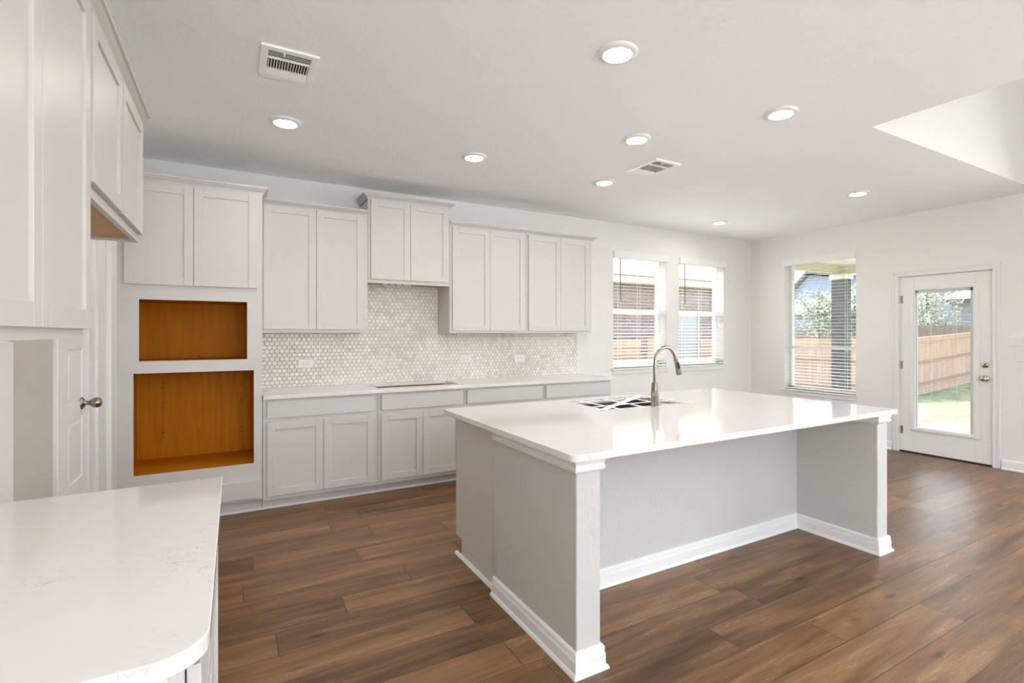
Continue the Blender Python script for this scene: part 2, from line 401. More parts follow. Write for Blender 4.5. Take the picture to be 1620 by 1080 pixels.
# ------------------------------------------------------------------ room shell
struct(MB().box(XL-TH, XR+TH, YF-TH, YB+TH, -.15, 0).build('floor', 'plank_floor'))
mb = MB()
mb.box(XL-TH, OX, YF-TH, YB+TH, H, H+.12); mb.mi[-1] = 1
mb.box(OX, XR+TH, OY, YB+TH, H, H+.12); mb.mi[-4] = 1      # the cut edges of the opening carry wall paint
struct(mb.build('ceiling', ['ceiling_paint', 'wall_paint']))
struct(MB().box(OX, XR+TH, OY, OY+.12, H+.12, HH).build('wall_upper_back', 'wall_paint'))
struct(MB().box(OX-.12, OX, YF-TH, OY, H+.12, HH).build('wall_upper_left', 'wall_paint'))
struct(MB().box(OX-.12, XR+TH, YF-TH, OY+.12, HH, HH+.12).build('ceiling_raised', 'ceiling_paint'))
def wall_y(mb, y0, y1, x0, x1, z0, z1, holes):      # wall slab along x with rectangular holes
    hs = sorted(holes); cx = x0
    for a, b_, za, zb in hs:
        if a > cx: mb.box(cx, a, y0, y1, z0, z1)
        if za > z0: mb.box(a, b_, y0, y1, z0, za)
        if zb < z1: mb.box(a, b_, y0, y1, zb, z1)
        cx = b_
    if cx < x1: mb.box(cx, x1, y0, y1, z0, z1)
def wall_x(mb, x0, x1, y0, y1, z0, z1, holes):
    hs = sorted(holes); cy = y0
    for a, b_, za, zb in hs:
        if a > cy: mb.box(x0, x1, cy, a, z0, z1)
        if za > z0: mb.box(x0, x1, a, b_, z0, za)
        if zb < z1: mb.box(x0, x1, a, b_, zb, z1)
        cy = b_
    if cy < y1: mb.box(x0, x1, cy, y1, z0, z1)
W1 = (4.158, 5.072, .945, 2.43); W2 = (5.31, 6.224, .945, 2.43); W3 = (3.516, 4.47, .605, 2.43)
mb = MB(); wall_y(mb, YB, YB+TH, XL-TH, XR+TH, 0, H, [W1, W2]); struct(mb.build('wall_back', 'wall_paint'))
DO = (2.172, 3.043, 0, 2.062)
mb = MB(); wall_x(mb, XR, XR+TH, OY, YB, 0, H, [DO, W3]); wall_x(mb, XR, XR+TH, YF, OY, 0, HH, [(-1.9, 1.3, .55, 2.35)])
struct(mb.build('wall_right', 'wall_paint'))
PD = (3.24, 3.70, 0, 2.05)
mb = MB(); wall_x(mb, XL-TH, XL, YF, YB, 0, H, [PD]); struct(mb.build('wall_left', 'wall_paint'))
mb = MB(); wall_y(mb, YF-TH, YF, XL-TH, XR+TH, 0, HH, [(0, 2.5, .3, 2.5), (4.1, 6.5, .65, 2.45)]) 
struct(mb.build('wall_front', 'wall_paint'))
# (unseen wall; its openings are added to let light in)
bpy.data.objects['wall_front'].data.materials[0] = M['wall_paint']

BASE = [(0, 0), (.027, 0), (.027, .006), (.022, .016), (.016, .019), (.0155, .062), (.011, .067), (.0145, .071), (.011, .076), (.0135, .079), (.012, .090), (.007, .097), (0, .099)]
SHOE = [(0, 0), (.018, 0), (.018, .006), (.013, .016), (.004, .019), (0, .019)]
struct(MB().sweep([(XR, DO[0]-.062), (XR, -4.45)], [(o, z) for o, z in BASE]).build('baseboard_right', 'trim_white'))
struct(MB().sweep([(XR, YB), (XR, DO[1]+.062)], BASE).build('baseboard_right_corner', 'trim_white'))
struct(MB().sweep([(3.66, YB), (XR, YB)], BASE).build('baseboard_back', 'trim_white'))

# ------------------------------------------------------------------ windows
def window_y(n, W):                    # in the back wall, seen from -y
    x0, x1, z0, z1 = W; y = YB+.10
    f = MB(); fw = .045
    f.box(x0, x0+fw, y, y+.07, z0, z1).box(x1-fw, x1, y, y+.07, z0, z1).box(x0, x1, y, y+.07, z1-fw, z1).box(x0, x1, y, y+.07, z0, z0+fw)
    zm = z0+.725
    f.box(x0, x1, y-.012, y+.05, zm-.03, zm+.03)
    f.box(x0+fw, x0+fw+.03, y-.006, y+.03, z0+fw, zm).box(x1-fw-.03, x1-fw, y-.006, y+.03, z0+fw, zm)
    f.box(x0+fw, x1-fw, y-.006, y+.03, z0+fw, z0+fw+.03)
    o = struct(f.build('window_%d' % n, 'vinyl_white', bevel=.003))
    MB().box(x0+fw, x1-fw, y+.032, y+.038, z0+fw, z1-fw).build('pane', 'glass', o)
    s = MB().poly([(x0-.03, YB-.035), (x1+.03, YB-.035), (x1+.03, YB), (x1, YB), (x1, y), (x0, y), (x0, YB), (x0-.03, YB)], z0-.022, z0)
    s.build('sill', 'trim_white', o, bevel=.006)
    MB().box(x0-.012, x1+.012, YB-.014, YB, z0-.075, z0-.022).build('apron', 'trim_white', o, bevel=.004)
    return o
window_y(1, W1); window_y(2, W2)
def window_x(n, W):
    y0, y1, z0, z1 = W; x = XR+.10
    f = MB(); fw = .045
    f.box(x, x+.07, y0, y0+fw, z0, z1).box(x, x+.07, y1-fw, y1, z0, z1).box(x, x+.07, y0, y1, z1-fw, z1).box(x, x+.07, y0, y1, z0, z0+fw)
    zm = 1.19
    f.box(x-.01, x+.05, y0, y1, zm-.018, zm+.018)
    o = struct(f.build('window_%d' % n, 'vinyl_white', bevel=.003))
    MB().box(x+.032, x+.038, y0+fw, y1-fw, z0+fw, z1-fw).build('pane', 'glass', o)
    s = MB().poly([(XR-.035, y1+.03), (XR-.035, y0-.03), (XR, y0-.03), (XR, y0), (x, y0), (x, y1), (XR, y1), (XR, y1+.03)], z0-.022, z0)
    s.build('sill', 'trim_white', o, bevel=.006)
    MB().box(XR-.014, XR, y0-.012, y1+.012, z0-.075, z0-.022).build('apron', 'trim_white', o, bevel=.004)
window_x(3, W3)

# blinds
def blind(axis, W, label, wand=True):
    a0, a1, z0, z1 = W; g = .008
    depth0 = (YB if axis == 'y' else XR)+.035
    mid = (a0+a1)/2
    loc = (mid, depth0, z0) if axis == 'y' else (depth0, mid, z0)
    t = thing('window_blind', loc, label, 'blind')
    def bx(m, p0, p1, d0, d1, za, zb): return m.box(p0, p1, d0, d1, za, zb) if axis == 'y' else m.box(d0, d1, p0, p1, za, zb)
    fr = YB if axis == 'y' else XR
    v = MB(); bx(v, a0-.004, a1+.018, fr-.034, fr+.0, z1-.085, z1+.004); v.build('valance', 'blind_white', t, bevel=.004)
    hr = MB(); bx(hr, a0+g, a1-g, depth0-.025, depth0+.025, z1-.05, z1-.004); hr.build('head_rail', 'blind_white', t)
    s = MB(); z = z0+.052; pitch = .0435; n = 0; tl = R(4)
    while z < z1-.06:
        c, sn = math.cos(tl), math.sin(tl)
        if axis == 'y': s.obox((mid, depth0, z), (1, 0, 0), (0, c, sn), (0, -sn, c), (a1-a0)/2-g, .025, .0014)
        else: s.obox((depth0, mid, z), (0, 1, 0), (c, 0, sn), (-sn, 0, c), (a1-a0)/2-g, .025, .0014)
        z += pitch; n += 1
    s.build('slats', 'blind_white', t)
    b_ = MB(); bx(b_, a0+g, a1-g, depth0-.025, depth0+.025, z0+.006, z0+.026); b_.build('bottom_rail', 'blind_white', t, bevel=.003)
    c_ = MB()
    for k in (.14, .5, .86):
        p = a0+(a1-a0)*k
        for dd in (-.027, .027): bx(c_, p-.0012, p+.0012, depth0+dd-.0008, depth0+dd+.0008, z0+.02, z1-.05)
    c_.build('ladder_cords', 'cord_white', t)
    if wand:
        p = a0+.11; MB().tube([(p, YB-.008, z1-.09), (p, YB-.008, z1-.64)], .0055, 8).build('tilt_wand', 'wand_gray', t)
    return t
blind('y', W1, 'white slat blind on the window nearest the upper cabinets')
blind('y', W2, 'white slat blind on the window nearest the room corner')
blind('x', W3, 'white slat blind on the tall window left of the glass door', wand=False)

# ------------------------------------------------------------------ glass back door (right wall)
def back_door():
    y0, y1 = 2.188, 3.027; zt = 2.045; x = XR+.012
    o = MB(); gy0, gy1, gz0, gz1 = 2.33, 2.885, .295, 1.89     # cut-out for the lite
    wall_x(o, x, x+.044, y0, y1, .016, zt, [(gy0, gy1, gz0, gz1)])
    d = struct(o.build('door_1', 'door_white', bevel=.002))
    # lite frame (moulded)
    fr = MB()
    oy0, oy1, oz0, oz1 = 2.293, 2.926, .262, 1.926
    for (a, b_, c, e, dp) in ((oy0, oy0+.052, oz0, oz1, .014), (oy1-.052, oy1, oz0, oz1, .014), (oy0+.052, oy1-.052, oz0, oz0+.045, .014), (oy0+.052, oy1-.052, oz1-.045, oz1, .014)):
        fr.box(x-dp, x+.01, a, b_, c, e)
    for (a, b_, c, e) in ((oy0+.012, oy0+.04, oz0+.012, oz1-.012), (oy1-.04, oy1-.012, oz0+.012, oz1-.012), (oy0+.04, oy1-.04, oz0+.012, oz0+.034), (oy0+.04, oy1-.04, oz1-.034, oz1-.012)):
        fr.box(x-.02, x-.0141, a, b_, c, e)
    fr.build('lite_frame', 'door_white', d, bevel=.004)
    MB().box(x+.006, x+.009, gy0, gy1, gz0, gz1).build('pane', 'glass', d)
    MB().box(x+.034, x+.037, gy0, gy1, gz0, gz1).build('pane', 'glass', d)
    # enclosed mini blind
    s = MB(); z = gz0+.02
    while z < gz1-.02:
        s.box(x+.0155, x+.0275, gy0+.055, gy1-.03, z, z+.0006); z += .016
    for p in (.25, .75):
        yy = gy0+.05+(gy1-gy0-.09)*p; s.box(x+.021, x+.022, yy-.001, yy+.001, gz0, gz1)
    s.build('enclosed_blind', 'blind_white', d)
    MB().box(x+.012, x+.032, gy0, gy0+.045, gz0, gz1).box(x+.012, x+.032, gy1-.022, gy1, gz0, gz1).build('blind_track', 'vinyl_white', d)
    MB().box(x+.012, x+.032, gy0, gy1, gz1-.04, gz1).build('blind_header', 'vinyl_white', d)
    ky = 2.246
    k = MB(); k.lathe([(.034, 0), (.034, .006), (.028, .012), (.013, .014), (.012, .03), (.02, .036), (.029, .048), (.029, .058), (.02, .068), (.004, .071)], (x, ky, .914), '-x', 24)
    k.build('door_knob', 'nickel_bright', d)
    k = MB(); k.lathe([(.032, 0), (.032, .008), (.026, .014), (.004, .015)], (x, ky, 1.057), '-x', 24); k.obox((x-.024, ky, 1.057), (1, 0, 0), (0, .8, .6), (0, -.6, .8), .012, .005, .02)
    k.build('deadbolt', 'nickel_bright', d)
    for z in (1.786, 1.02, .257):
        MB().tube([(x-.006, 3.035, z-.045), (x-.006, 3.035, z+.045)], .007, 8).box(x-.002, x, 3.0, 3.04, z-.045, z+.045).build('hinge', 'hinge_metal', d)
    MB().box(x-.004, x+.04, y0-.006, y0-.001, .88, .95).build('latch_plate', 'rubber_dark', d)
    # jamb and casing
    c = MB()
    c.box(XR-.0, XR+TH, DO[0], DO[0]+.0155, 0, DO[3]).box(XR-.0, XR+TH, DO[1]-.0155, DO[1], 0, DO[3]).box(XR, XR+TH, DO[0], DO[1], zt+.003, DO[3])
    j = struct(c.build('trim_1', 'trim_white'))
    cas = MB(); w_ = .062
    for a, b_, dp in ((0, .028, .019), (.028, .045, .014), (.045, w_, .018)):
        for sg, e in ((-1, DO[0]+.008), (1, DO[1]-.008)):
            cas.box(XR-dp, XR, e+sg*a, e+sg*b_, 0, DO[3]-.008+a)
        cas.box(XR-dp, XR, DO[0]+.008-b_, DO[1]-.008+b_, DO[3]-.008+a, DO[3]-.008+b_)
    cas.build('casing', 'trim_white', j, bevel=.003)
    MB().box(XR-.004, XR+TH, DO[0]+.0155, DO[1]-.0155, 0, .014).build('threshold', 'rubber_dark', j)
back_door()

# ------------------------------------------------------------------ pantry door and trims on the left wall
def pantry_door():
    y0, y1 = PD[0]+.004, PD[1]-.004; x = XL-.004
    s = MB().box(x-.035, x-.008, y0, y1, .012, 2.03)
    st = .085
    s.box(x-.01, x, y0, y0+st, .012, 2.03).box(x-.01, x, y1-st, y1, .012, 2.03)
    zs = [.012, .20, .53, .61, .94, 1.02, 1.30, 1.375, 1.62, 1.70, 1.93, 2.03]
    for a, b_ in zip(zs[0::2], zs[1::2]): s.box(x-.01, x, y0+st, y1-st, a, b_)
    for a, b_ in zip(zs[1::2], zs[2::2]): s.box(x-.012, x-.003, y0+st+.03, y1-st-.03, a+.03, b_-.03)
    d = struct(s.build('door_2', 'door_white', bevel=.002))
    k = MB(); k.lathe([(.033, 0), (.033, .004), (.024, .01), (.012, .016), (.011, .03), (.017, .038), (.026, .05), (.029, .062), (.027, .074), (.018, .084), (.004, .088)], (x, 3.585, 1.005), 'x', 24)
    k.build('door_knob', 'nickel', d)
pantry_door()
struct(MB().box(XL, XL+.02, 3.055, 3.215, 0, 2.12).box(XL, XL+.014, 3.215, 3.245, 0, 2.05).build('trim_2', 'trim_white', bevel=.003))
struct(MB().box(XL, XL+.008, 3.70, 3.86, 0, 2.10).box(XL, XL+.02, 3.845, 3.86, 0, 2.10).build('trim_3', 'trim_white'))
struct(MB().box(XL, XL+.03, 4.16, 4.31, 0, 2.45).build('trim_4', 'trim_white', bevel=.004))
mat('patch_gray', (.52, .485, .45), .8, bump=.6, bscale=40)  # darker gray-beige patch on the left wall by the refrigerator space
struct(MB().box(XL, XL+.003, 2.548, 3.054, 0, 1.357).build('wall_left_patch', 'patch_gray'))
struct(MB().box(XL, XL+.012, 2.02, 2.547, .0, 1.352).build('trim_5', 'trim_white'))

# ------------------------------------------------------------------ cabinets
def shaker(name, parent, axis, a0, a1, z0, z1, front, th=.02, rail=.058, rec=.009, matn='cabinet_paint'):
    """front: coordinate of the face; cabinet body lies behind it (axis 'y': behind=+y, axis 'x': behind=-x)"""
    m = MB()
    def bx(p0, p1, d0, d1, za, zb):
        if axis == 'y': m.box(p0, p1, front+d0, front+d1, za, zb)
        else: m.box(front-d1, front-d0, p0, p1, za, zb)
    bx(a0, a0+rail, 0, th, z0, z1); bx(a1-rail, a1, 0, th, z0, z1)
    bx(a0+rail, a1-rail, 0, th, z0, z0+rail); bx(a0+rail, a1-rail, 0, th, z1-rail, z1)
    bx(a0+rail-.002, a1-rail+.002, rec, th-.002, z0+rail-.002, z1-rail+.002)
    return m.build(name, matn, parent, bevel=.0018)
def slab(name, parent, axis, a0, a1, z0, z1, front, th=.02):
    m = MB()
    if axis == 'y': m.box(a0, a1, front, front+th, z0, z1)
    else: m.box(front-th, front, a0, a1, z0, z1)
    return m.build(name, 'cabinet_paint', parent, bevel=.002)
CROWN = [(0, 0), (.007, 0), (.007, .009), (.011, .010), (.011, .014), (.016, .020), (.028, .028), (.035, .033), (.035, .038), (.046, .039), (.046, .050), (0, .050)]

FY, DY = 4.415, 4.395          # base / tall cabinets: face frame and door front
def oven_cabinet():
    x0, x1 = -.705, .189; t = thing('oven_cabinet', ((x0+x1)/2, 4.7, 0), 'tall oven cabinet with two empty orange wood niches', 'cabinet')
    zt = 2.455; yb = YB-.004
    f = MB()          # face frame with two openings
    op = [(-.583, .085, 1.189, 1.625), (-.614, .131, .386, 1.103)]
    f.box(x0, x1, FY, FY+.02, 1.625, zt).box(x0, x1, FY, FY+.02, 1.103, 1.189).box(x0, x1, FY, FY+.02, .105, .386)
    f.box(x0, op[0][0], FY, FY+.02, 1.189, 1.625).box(op[0][1], x1, FY, FY+.02, 1.189, 1.625)
    f.box(x0, op[1][0], FY, FY+.02, .386, 1.103).box(op[1][1], x1, FY, FY+.02, .386, 1.103)
    f.build('face_frame', 'cabinet_paint', t, bevel=.001)
    MB().box(x0, x0+.018, FY+.02, yb, .105, zt).box(x1-.018, x1, FY+.02, yb, .105, zt).box(x0+.018, x1-.018, FY+.02, yb, zt-.018, zt).build('side_panels', 'cabinet_paint', t)
    n = MB()
    n.box(x0+.018, x1-.018, yb-.03, yb, .36, 1.66)                        # back
    n.box(x0+.018, x0+.034, FY+.02, yb-.03, .36, 1.66).box(x1-.034, x1-.018, FY+.02, yb-.03, .36, 1.66)
    n.box(x0+.034, x1-.034, FY+.02, yb-.03, .366, .385).box(x0+.034, x1-.034, FY+.02, yb-.03, 1.164, 1.183).box(x0+.034, x1-.034, FY+.02, yb-.03, 1.105, 1.124).box(x0+.034, x1-.034, FY+.02, yb-.03, 1.63, 1.65)
    nl = plab(n.build('niche_lining', 'oven_wood', t), 'bare orange wood lining')
    for xx in (-.50, .055):
        for zz in (.55, .79, .95):
            for q in (0, .034):
                MB().lathe([(.005, 0), (.005, .002)], (xx, yb-.0305, zz+q), '-y', 8, smooth=False).build('peg_hole', 'slot_dark', nl)
    shaker('door', t, 'y', -.664, -.2595, 1.731, 2.447, DY); shaker('door', t, 'y', -.2565, .153, 1.731, 2.447, DY)
    slab('drawer_front', t, 'y', -.664, .165, .127, .258, DY)
    MB().box(x0, x1, FY+.085, FY+.10, .0, .105).build('toe_kick', 'cabinet_paint', t)
    MB().sweep([(x0-.012, FY, zt-.005), (x1, FY, zt-.005), (x1, yb, zt-.005)], [(o*.85, z*1.22) for o, z in CROWN]).build('crown_moulding', 'cabinet_paint', t)
    MB().box(x0-.013, x0, FY-.004, FY+.03, .0, zt).build('scribe_strip', 'trim_white', t)
oven_cabinet()

UY, UD = 4.68, 4.66
def wall_cabinet(x0, x1, z0, z1, doors, dz, label, crown=None, ends=(0, 0), bottom='raw_plywood'):
    t = thing('wall_cabinet', ((x0+x1)/2, 4.84, z0), label, 'cabinet', None)
    yb = YB-.004
    c = MB()
    c.box(x0, x0+.016, UY+.02, yb, z0, z1).box(x1-.016, x1, UY+.02, yb, z0, z1).box(x0, x1, UY+.02, yb, z1-.016, z1)
    c.box(x0, x1, UY, UY+.02, z0, z0+.035).box(x0, x1, UY, UY+.02, z1-.04, z1).box(x0, x0+.035, UY, UY+.02, z0+.035, z1-.04).box(x1-.035, x1, UY, UY+.02, z0+.035, z1-.04)
    c.box((x0+x1)/2-.03, (x0+x1)/2+.03, UY, UY+.02, z0+.035, z1-.04)
    c.build('cabinet_box', 'cabinet_paint', t, bevel=.0012)
    MB().box(x0+.016, x1-.016, UY+.02, yb, z0+.012, z0+.026).build('bottom_panel', bottom, t)
    MB().box(x0+.016, x1-.016, yb-.008, yb, z0+.026, z1-.016).build('back_panel', bottom, t)
    for a, b_ in doors: shaker('door', t, 'y', a, b_, dz[0], dz[1], UD)
    if crown:
        MB().sweep(crown, CROWN).build('crown_moulding', 'cabinet_paint', t)
    return t
yb = YB-.004
wall_cabinet(.193, 1.048, 1.392, 2.455, [(.206, .6115), (.6145, 1.011)], (1.42, 2.445), 'tall double wall cabinet between oven cabinet and raised hood cabinet', [(.193, UY, 2.44), (1.048, UY, 2.44)])
wall_cabinet(1.050, 1.833, 1.846, 2.612, [(1.074, 1.438), (1.441, 1.819)], (1.88, 2.60), 'short raised wall cabinet above the cooktop cutout', [(1.050, yb, 2.602), (1.050, UY, 2.602), (1.833, UY, 2.602), (1.833, yb, 2.602)])
wall_cabinet(1.835, 2.699, 1.388, 2.445, [(1.862, 2.2685), (2.2715, 2.676)], (1.414, 2.435), 'tall double wall cabinet just right of the hood cabinet', [(1.835, UY, 2.434), (2.699, UY, 2.434)])
wall_cabinet(2.701, 3.571, 1.388, 2.445, [(2.726, 3.132), (3.135, 3.527)], (1.414, 2.435), 'tall double wall cabinet at the end nearest the windows', [(2.701, UY, 2.434), (3.571, UY, 2.434), (3.571, yb, 2.434)])

def base_cabinet(x0, x1, dr, doors, label, right_end=False, cut=None):
    t = thing('base_cabinet', ((x0+x1)/2, 4.7, 0), label, 'cabinet')
    z1 = ZC-CT-.001; yb = YB-.004
    c = MB()
    c.box(x0, x0+.016, FY+.02, yb, .105, z1).box(x1-.016, x1, FY+.02, yb, .105, z1).box(x0+.016, x1-.016, FY+.02, yb, .105, .121)
    c.box(x0, x1, FY, FY+.02, .085, .125).box(x0, x1, FY, FY+.02, z1-.04, z1).box(x0, x1, FY, FY+.02, .69, .73)
    for a_, b_ in ((.125, .69), (.73, z1-.04)): c.box(x0, x0+.035, FY, FY+.02, a_, b_).box(x1-.035, x1, FY, FY+.02, a_, b_)
    c.build('cabinet_box', 'cabinet_paint', t, bevel=.0012)
    MB().box(x0+.016, x1-.016, yb-.008, yb, .121, z1).box(x0+.016, x1-.016, FY+.02, yb-.008, .62, .632).build('inner_panels', 'raw_plywood', t)
    slab('drawer_front', t, 'y', dr[0], dr[1], .724, .855, DY)
    for a, b_ in doors: shaker('door', t, 'y', a, b_, .118, .693, DY)
    MB().box(x0, x1 if not right_end else x1-.005, FY+.085, FY+.10, 0, .085).build('toe_kick', 'cabinet_paint', t)
base_cabinet(.192, 1.071, (.221, 1.041), [(.221, .632), (.635, 1.041)], 'white base cabinet beside the oven cabinet, with drawer and two doors')
base_cabinet(1.073, 1.874, (1.102, 1.848), [(1.102, 1.470), (1.473, 1.848)], 'white base cabinet below the cooktop cutout')
base_cabinet(1.876, 2.754, (1.901, 2.733), [(1.901, 2.315), (2.318, 2.733)], 'white base cabinet partly hidden behind the island, third from the oven cabinet')
base_cabinet(2.756, 3.632, (2.777, 3.605), [(2.777, 3.19), (3.193, 3.605)], 'white base cabinet at the window end of the run', True)
struct(MB().sweep([(-.70, FY+.085), (3.64, FY+.085)], SHOE).build('trim_6', 'trim_white'))

CUT = (1.105, 1.89, 4.535, 4.93)
tp = MB().plate([(.1925, 4.375), (3.652, 4.375), (3.652, YB-.003), (.1925, YB-.003)], ZC, ZC-CT, CUT)
tag(tp.build('countertop', 'quartz', bevel=.003), 'long white quartz countertop along the tiled wall with an open cooktop cutout', 'countertop')

# hex tile backsplash
def backsplash():
    m = MB(); y = YB-.012; P = .0402; r = P/math.sqrt(3)*.945
    def region(x0, x1, z0, z1):
        m.box(x0, x1, YB-.008, YB-.001, z0, z1, 4)
        rh = P*.866; k0 = int(math.floor((z0-ZC)/rh))-1; k1 = int((z1-ZC)/rh)+2
        for k in range(k0, k1):
            cz = ZC+k*rh+.01; off = P/2 if k % 2 else 0
            j = int((x0-.19-off)/P)-1
            while .19+j*P+off < x1+P:
                cx = .19+j*P+off; j += 1
                if cx < x0-P*.45 or cx > x1+P*.3 or cz < z0-P*.4 or cz > z1+P*.4: continue
                nz = math.sin(cx*5.1+cz*3)+math.sin(cx*2.3-cz*9+1)+random.uniform(-1.4, 1.4)
                mi = 0 if nz > .9 else 3 if nz > 0 else 1 if nz > -1.2 else 2
                clip = lambda px, pz: (min(max(px, x0), x1), min(max(pz, z0), z1))
                o = []; inn = []
                for q in range(6):
                    a = math.pi/6+q*math.pi/3
                    ox, oz = clip(cx+r*math.cos(a), cz+r*math.sin(a)); o.append((ox, y+.003, oz))
                    ix, iz = clip(cx+r*.86*math.cos(a), cz+r*.86*math.sin(a)); inn.append((ix, y, iz))
                bk = [(px, YB-.009, pz) for px, _, pz in o]
                m.add(bk+o+inn, [(i, (i+1) % 6, 6+(i+1) % 6, 6+i) for i in range(6)]+[(6+i, 6+(i+1) % 6, 12+(i+1) % 6, 12+i) for i in range(6)]+[tuple(range(12, 18))], mi)
    region(.195, 1.05, ZC+.001, 1.40); region(1.05, 1.833, ZC+.001, 1.858); region(1.833, 3.592, ZC+.001, 1.40)
    me = bpy.data.meshes.new('tile_backsplash'); c = Vector((1.9, YB, ZC))
    me.from_pydata([Vector(p)-c for p in m.v], [], m.f)
    for n_ in ('hex_tile_0', 'hex_tile_1', 'hex_tile_2', 'hex_tile_3', 'grout'): me.materials.append(M[n_])
    for p, i in zip(me.polygons, m.mi): p.material_index = i
    me.validate(); me.update()
    import bmesh
    bm = bmesh.new(); bm.from_mesh(me); bmesh.ops.recalc_face_normals(bm, faces=bm.faces[:]); bm.to_mesh(me); bm.free()
    o = bpy.data.objects.new('tile_backsplash', me); C.objects.link(o); o.location = c
    tag(o, 'beige hexagon mosaic tile backsplash between counter and wall cabinets', 'backsplash')
backsplash()

# outlets on the tile
def outlet(xc, zc, label):
    t = thing('wall_outlet', (xc, YB-.012, zc), label, 'outlet', 'outlets in the tiled backsplash')
    MB().box(xc-.064, xc+.064, YB-.018, YB-.0125, zc-.040, zc+.040).build('cover_plate', 'plastic_white', t, bevel=.003)
    MB().box(xc-.034, xc+.034, YB-.0205, YB-.018, zc-.017, zc+.017).build('socket_face', 'plastic_white', t, bevel=.002)
    for q in (-.018, .018):
        s = MB(); s.box(xc+q-.005, xc+q-.003, YB-.0212, YB-.0204, zc-.006, zc+.006); s.box(xc+q+.003, xc+q+.005, YB-.0212, YB-.0204, zc-.005, zc+.005)
        s.build('socket_slots', 'slot_dark', t)
outlet(.566, 1.112, 'white outlet in the tile under the cabinet beside the oven cabinet')
outlet(2.142, 1.115, 'white outlet in the tile just right of the cooktop cutout')
outlet(2.796, 1.108, 'white outlet in the tile nearest the windows')

# paper sheet and wood rails under the hood cabinet
MBp = MB().add([(1.20, 4.74, 1.856), (1.47, 4.74, 1.856), (1.47, 4.745, 1.838), (1.20, 4.745, 1.838), (1.20, 4.742, 1.856), (1.47, 4.742, 1.856), (1.47, 4.747, 1.838), (1.20, 4.747, 1.838)], [(0, 1, 2, 3), (4, 7, 6, 5), (0, 4, 5, 1), (1, 5, 6, 2), (2, 6, 7, 3), (3, 7, 4, 0)])
pp = tag(MBp.build('paper_sheet', 'paper_white'), 'folded instruction sheet hanging under the raised hood cabinet', 'paper')
for a in (1.24, 1.30, 1.37):
    q = MB(); q.add([(a, 4.7385, 1.853), (a+.02, 4.7385, 1.853), (a+.035, 4.742, 1.841), (a+.015, 4.742, 1.841)], [(0, 1, 2, 3)])
    q.build('printed_mark', 'paper_red', pp)

# ------------------------------------------------------------------ left wall run
LX = -.386; LF = -.406
def left_uppers():
    def cab(name_label, y0, y1, z0, z1, doors, dz, crown):
        t = thing('wall_cabinet', (-.55, (y0+y1)/2, z0), name_label, 'cabinet')
        c = MB(); xb = XL+.002
        c.box(xb, LF-.02, y0, y0+.016, z0, z1).box(xb, LF-.02, y1-.016, y1, z0, z1).box(xb, LF-.02, y0, y1, z1-.016, z1)
        c.box(LF-.02, LF, y0, y1, z0, z0+.045).box(LF-.02, LF, y0, y1, z1-.04, z1).box(LF-.02, LF, y0, y0+.04, z0+.045, z1-.04).box(LF-.02, LF, y1-.04, y1, z0+.045, z1-.04)
        c.build('cabinet_box', 'cabinet_paint', t, bevel=.0012)
        MB().box(xb, LF-.02, y0+.016, y1-.016, z0+.012, z0+.026).build('bottom_panel', 'raw_plywood', t)
        for a, b_ in doors: shaker('door', t, 'x', a, b_, dz[0], dz[1], LX)
        MB().sweep(crown, CROWN).build('crown_moulding', 'cabinet_paint', t)
    cab('wall cabinet at the photo\'s left edge above the foreground counter', 1.13, 2.03, 1.368, 2.41, [(1.165, 1.567), (1.5705, 2.02)], (1.397, 2.40), [(LF, 2.03, 2.40), (LF, 1.13, 2.40)][::-1])
    cab('short wall cabinet over the empty refrigerator space', 2.032, 3.075, 1.826, 2.41, [(2.062, 2.535), (2.555, 3.06)], (1.862, 2.40), [(LF, 2.032, 2.40), (LF, 3.075, 2.40)])
left_uppers()

def left_base():
    t = thing('base_cabinet', (-.4, 1.45, 0), 'base cabinet under the foreground counter, seen edge-on at lower left', 'cabinet')
    z1 = ZC-CT-.001; y0, y1 = .94, 1.955; xf = -.068
    c = MB(); xb = XL+.002
    c.box(xb, xf-.02, y0+.02, y0+.036, .1, z1).box(xb, xf-.02, y1-.016, y1, .1, z1).box(xb, xf-.02, y0+.02, y1, .1, .116)
    c.box(xf-.02, xf, y0, y1, .085, .12).box(xf-.02, xf, y0, y1, z1-.035, z1).box(xf-.02, xf, y0, y0+.04, .12, z1-.035).box(xf-.02, xf, y1-.04, y1, .12, z1-.035).box(xf-.02, xf, 1.43, 1.48, .12, z1-.035)
    c.build('cabinet_box', 'cabinet_paint', t, bevel=.0012)
    MB().box(xb, -.165, y0, y0+.018, 0, z1).box(-.15, xf-.02, y0, y0+.018, 0, z1).build('end_panel', 'trim_white', t, bevel=.002)
    for a, b_ in ((y0+.02, 1.445), (1.465, y1-.02)):
        slab('drawer_front', t, 'x', a, b_, .724, .855, -.046); shaker('door', t, 'x', a, b_, .118, .693, -.046)
    MB().box(-.17, -.155, y0+.02, y1, 0, .085).build('toe_kick', 'cabinet_paint', t)
left_base()
def rounded(x0, x1, y0, y1, radii, n=8):
    """ccw outline, radii for corners (x0,y0),(x1,y0),(x1,y1),(x0,y1)"""
    out = []
    for (cx, cy, sx, sy, a0), r in zip(((x0, y0, 1, 1, 180), (x1, y0, -1, 1, 270), (x1, y1, -1, -1, 0), (x0, y1, 1, -1, 90)), radii):
        if r <= 0: out.append((cx, cy)); continue
        for k in range(n+1):
            a = R(a0+90*k/n); out.append((cx+sx*r+r*math.cos(a), cy+sy*r+r*math.sin(a)))
    return out
tp = MB().plate(rounded(XL+.002, -.034, .904, 1.979, (0, .075, .004, 0), 10), ZC, ZC-CT)
tag(tp.build('countertop', 'quartz', bevel=.003, seg=3), 'white quartz countertop in the left foreground with one rounded corner', 'countertop')

